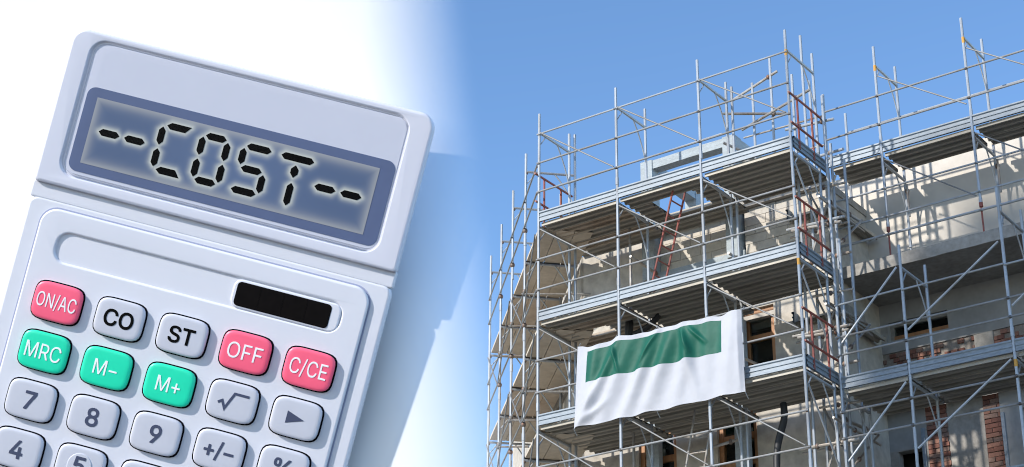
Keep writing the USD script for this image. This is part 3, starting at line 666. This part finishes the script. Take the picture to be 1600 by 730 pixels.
# LCD face: pale border and pale surround of the characters are glow painted into its print
segs = []
TH = 10.6
def hseg(u, v, l=34, t=TH): return Polygon([(u - l / 2, v), (u - l / 2 + t * .55, v - t / 2), (u + l / 2 - t * .55, v - t / 2), (u + l / 2, v), (u + l / 2 - t * .55, v + t / 2), (u - l / 2 + t * .55, v + t / 2)])
def vseg(u, v, l=29, t=TH): return Polygon([(u, v - l / 2), (u + t / 2, v - l / 2 + t * .55), (u + t / 2, v + l / 2 - t * .55), (u, v + l / 2), (u - t / 2, v + l / 2 - t * .55), (u - t / 2, v - l / 2 + t * .55)])
for u in (-205.2, -163.4, 147, 188.8): segs.append(hseg(u, -105.8))
segs += [vseg(-124.3, -123.3), vseg(-124.3, -88.3)]
segs.append(Polygon([(-119, -141), (-112, -146.5), (-80, -146.5), (-88.5, -136), (-113, -136)]))
segs.append(Polygon([(-119, -70.5), (-112, -76), (-88.5, -76), (-80, -65.2), (-112, -65.2)]))
segs += [hseg(-38.5, -140.8), hseg(-38.5, -70.6), vseg(-58.8, -123.3), vseg(-18.4, -123.1), vseg(-58.8, -88.2), vseg(-18.2, -88.2)]
segs += [hseg(31.5, -140.6, 40), vseg(8.5, -123.4, 26), hseg(27.9, -105.7), vseg(47.9, -88, 29), hseg(24, -70.6, 40)]
segs += [hseg(94.1, -140.5, 53), vseg(94, -119.8, 20, 12), vseg(94, -83.6, 36)]
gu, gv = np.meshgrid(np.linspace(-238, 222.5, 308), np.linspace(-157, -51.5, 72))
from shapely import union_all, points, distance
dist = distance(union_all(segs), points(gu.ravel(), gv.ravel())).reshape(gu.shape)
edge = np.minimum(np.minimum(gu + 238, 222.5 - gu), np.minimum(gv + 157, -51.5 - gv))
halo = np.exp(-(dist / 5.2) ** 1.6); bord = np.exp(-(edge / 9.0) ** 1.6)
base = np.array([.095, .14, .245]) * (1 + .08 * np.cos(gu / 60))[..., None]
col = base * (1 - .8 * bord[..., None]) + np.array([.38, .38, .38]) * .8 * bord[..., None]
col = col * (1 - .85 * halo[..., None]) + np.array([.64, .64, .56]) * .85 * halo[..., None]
nr, nc = gu.shape; idx = np.arange(nr * nc).reshape(nr, nc)
f = np.vstack([np.stack([idx[:-1, :-1], idx[1:, :-1], idx[1:, 1:]], -1).reshape(-1, 3), np.stack([idx[:-1, :-1], idx[1:, 1:], idx[:-1, 1:]], -1).reshape(-1, 3)])
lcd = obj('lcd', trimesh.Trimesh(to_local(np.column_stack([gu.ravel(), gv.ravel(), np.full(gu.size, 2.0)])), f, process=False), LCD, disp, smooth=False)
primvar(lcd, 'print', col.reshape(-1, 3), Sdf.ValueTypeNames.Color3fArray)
def slab_poly(poly, h0, h1):
    m = trimesh.creation.extrude_polygon(poly, h1 - h0, engine='earcut'); v = np.array(m.vertices); v[:, 2] += h0; return v, m.faces
for g in segs: cobj('segment', *slab_poly(g, 2.05, 2.4), INK_BLACK, calc, smooth=False)
ln = rounded_rings(-263, 250, -242, -30, 21, 6.0, 3.5)
cobj('lens', *loft([(rr(-263, 250, -242, -30, 21), 0.8)] + ln, False, True), LENS)

# keys
def key_outline(a, bb, n=48, p=4.6):
    t = np.linspace(0, 2 * np.pi, n, endpoint=False); c, s = np.cos(t), np.sin(t)
    k = (np.abs(c / a) ** p + np.abs(s / bb) ** p) ** (-1 / p)
    return np.stack([k * c, k * s], 1)
KO = key_outline(38.5, 29.5)
def key(u, v, mat, text=None, ink=INK_WHITE, th=24, bold=False, label=None, kind=None, dot=False, squeeze=1.0):
    o = np.array([u, v])
    well = cobj('key_well', *loft([(KO * 1.066 + o, 3.0), (KO * 1.066 + o, 3.35), (KO * 1.04 + o, 3.6)]), WELL, calc)
    rings = [(KO * .995 + o, 3.3), (KO + o, 7.2), (KO * .985 + o, 8.9), (KO * .955 + o, 10.1), (KO * .90 + o, 10.8), (KO * .80 + o, 11.15), (KO * .5 + o, 11.25), (KO * .2 + o, 11.3)]
    k = cobj('key', *loft(rings, False, True), mat, calc, smooth=60)
    if label: tag(stage.GetPrimAtPath(k), label)
    if dot:
        circ = np.stack([np.cos(np.linspace(0, 2 * np.pi, 32, endpoint=False)), np.sin(np.linspace(0, 2 * np.pi, 32, endpoint=False))], 1)
        cobj('tactile_disc', *loft([(circ * 20 + o, 10.9), (circ * 19 + o, 12.2), (circ * 17.5 + o, 12.5)]), mat, k)
    if kind == 'root':
        g = np.array([(-21, 5), (-15, 1), (-9, 12), (2, -13), (25, -13)])
        from shapely.geometry import LineString
        cobj('legend', *slab_poly(affinity.translate(LineString(g).buffer(1.9, cap_style=2, join_style=2), u, v), 11.0, 11.75), ink, k, smooth=False)
    elif kind == 'play':
        cobj('legend', *slab_poly(Polygon([(u - 14, v - 9.5), (u + 14, v), (u - 14, v + 9.5)]), 11.0, 11.75), ink, k, smooth=False)
    elif text:
        m = meshkit.text_mesh(text, th, 0.8, bold); bnd = m.bounds
        m.apply_translation(-(bnd[0] + bnd[1]) / 2); vv = np.array(m.vertices)
        cobj('legend', np.column_stack([vv[:, 0] * squeeze + u, -vv[:, 1] + v, vv[:, 2] + (12.75 if dot else 11.35)]), m.faces[:, ::-1], ink, k, smooth=False)
CX = [-213, -110.9, -8.7, 93.6, 195.4]; RY = [168.5, 246.3, 323.9, 401.2, 478.6]
key(CX[0], RY[0], KEY_PINK, 'ON/AC', INK_WHITE, 22, label='pink ON/AC key', squeeze=.66)
key(CX[1], RY[0], KEY_GREY, 'CO', INK_BLACK, 24.5, True, label='grey key with black letters CO')
key(CX[2], RY[0], KEY_GREY, 'ST', INK_BLACK, 24.5, True, label='grey key with black letters ST')
key(CX[3], RY[0], KEY_PINK, 'OFF', INK_WHITE, 24, label='pink OFF key', squeeze=.92)
key(CX[4], RY[0], KEY_PINK, 'C/CE', INK_WHITE, 24, label='pink C/CE key', squeeze=.78)
key(CX[0], RY[1], KEY_GREEN, 'MRC', INK_WHITE, 24, label='green MRC key', squeeze=.82)
key(CX[1], RY[1], KEY_GREEN, 'M\u2212', INK_WHITE, 23, label='green M minus key', squeeze=.88)
key(CX[2], RY[1], KEY_GREEN, 'M+', INK_WHITE, 23, label='green M plus key', squeeze=.88)
key(CX[3], RY[1], KEY_GREY, ink=INK_GREY, kind='root', label='square root key')
key(CX[4], RY[1], KEY_GREY, ink=INK_GREY, kind='play', label='key with a grey arrowhead')
for i, t in enumerate('789'): key(CX[i], RY[2], KEY_GREY, t, INK_GREY, 27, True)
key(CX[3], RY[2], KEY_GREY, '+/\u2212', INK_GREY, 24, True, squeeze=.95)
key(CX[4], RY[2], KEY_GREY, '%', INK_GREY, 27, True)
for i, t in enumerate('456'): key(CX[i], RY[3], KEY_GREY, t, INK_GREY, 27, True, dot=(t == '5'))
key(CX[3], RY[3], KEY_GREY, '\u00d7', INK_GREY, 27, True)
key(CX[4], RY[3], KEY_GREY, '\u00f7', INK_GREY, 27, True)
for i in range(5): key(CX[i], RY[4], KEY_GREY, '123+='[i], INK_GREY, 27, True)
# foot on the back that rests on the backdrop
cobj('rear_foot', *loft([(rr(-60, 60, 380, 470, 10), -28), (rr(-60, 60, 380, 470, 10), -19)]), RUBBER)

# white backdrop: a sheet of paper white gauze whose weave thins out towards its right edge
BU, BV, BN = tilted(12)
gap = 45 * S
piv = C0 + CU * 290 * S
B0 = piv - BN * gap
e1 = BU * math.cos(A) + BV * math.sin(A); e2 = BV * math.cos(A) - BU * math.sin(A)   # level / upright axes in the sheet
xs = np.concatenate([np.linspace(-.36, -.02, 12)[:-1], np.linspace(-.02, .05, 60)]); ys = np.linspace(-.22, .24, 40)
GX, GY = np.meshgrid(xs, ys)
curl = .0008 * np.sin(GX * 30 + GY * 14)
V = B0 + GX[..., None] * e1 + GY[..., None] * e2 + curl[..., None] * BN
t = (GX + .13 * GY + .0185) / .060
wv = np.clip(t, 0, 1); wv = 1 - wv * wv * (3 - 2 * wv)
nr, nc = GX.shape; idx = np.arange(nr * nc).reshape(nr, nc)
f = np.vstack([np.stack([idx[:-1, :-1], idx[:-1, 1:], idx[1:, 1:]], -1).reshape(-1, 3), np.stack([idx[:-1, :-1], idx[1:, 1:], idx[1:, :-1]], -1).reshape(-1, 3)])
bp = obj('backdrop', trimesh.Trimesh(V.reshape(-1, 3), f, process=False), GAUZE, smooth=True)
primvar(bp, 'weave', wv.ravel(), Sdf.ValueTypeNames.FloatArray)
tag(stage.GetPrimAtPath(bp), 'white backdrop sheet behind the calculator, thinning out to the sky', kind='structure')
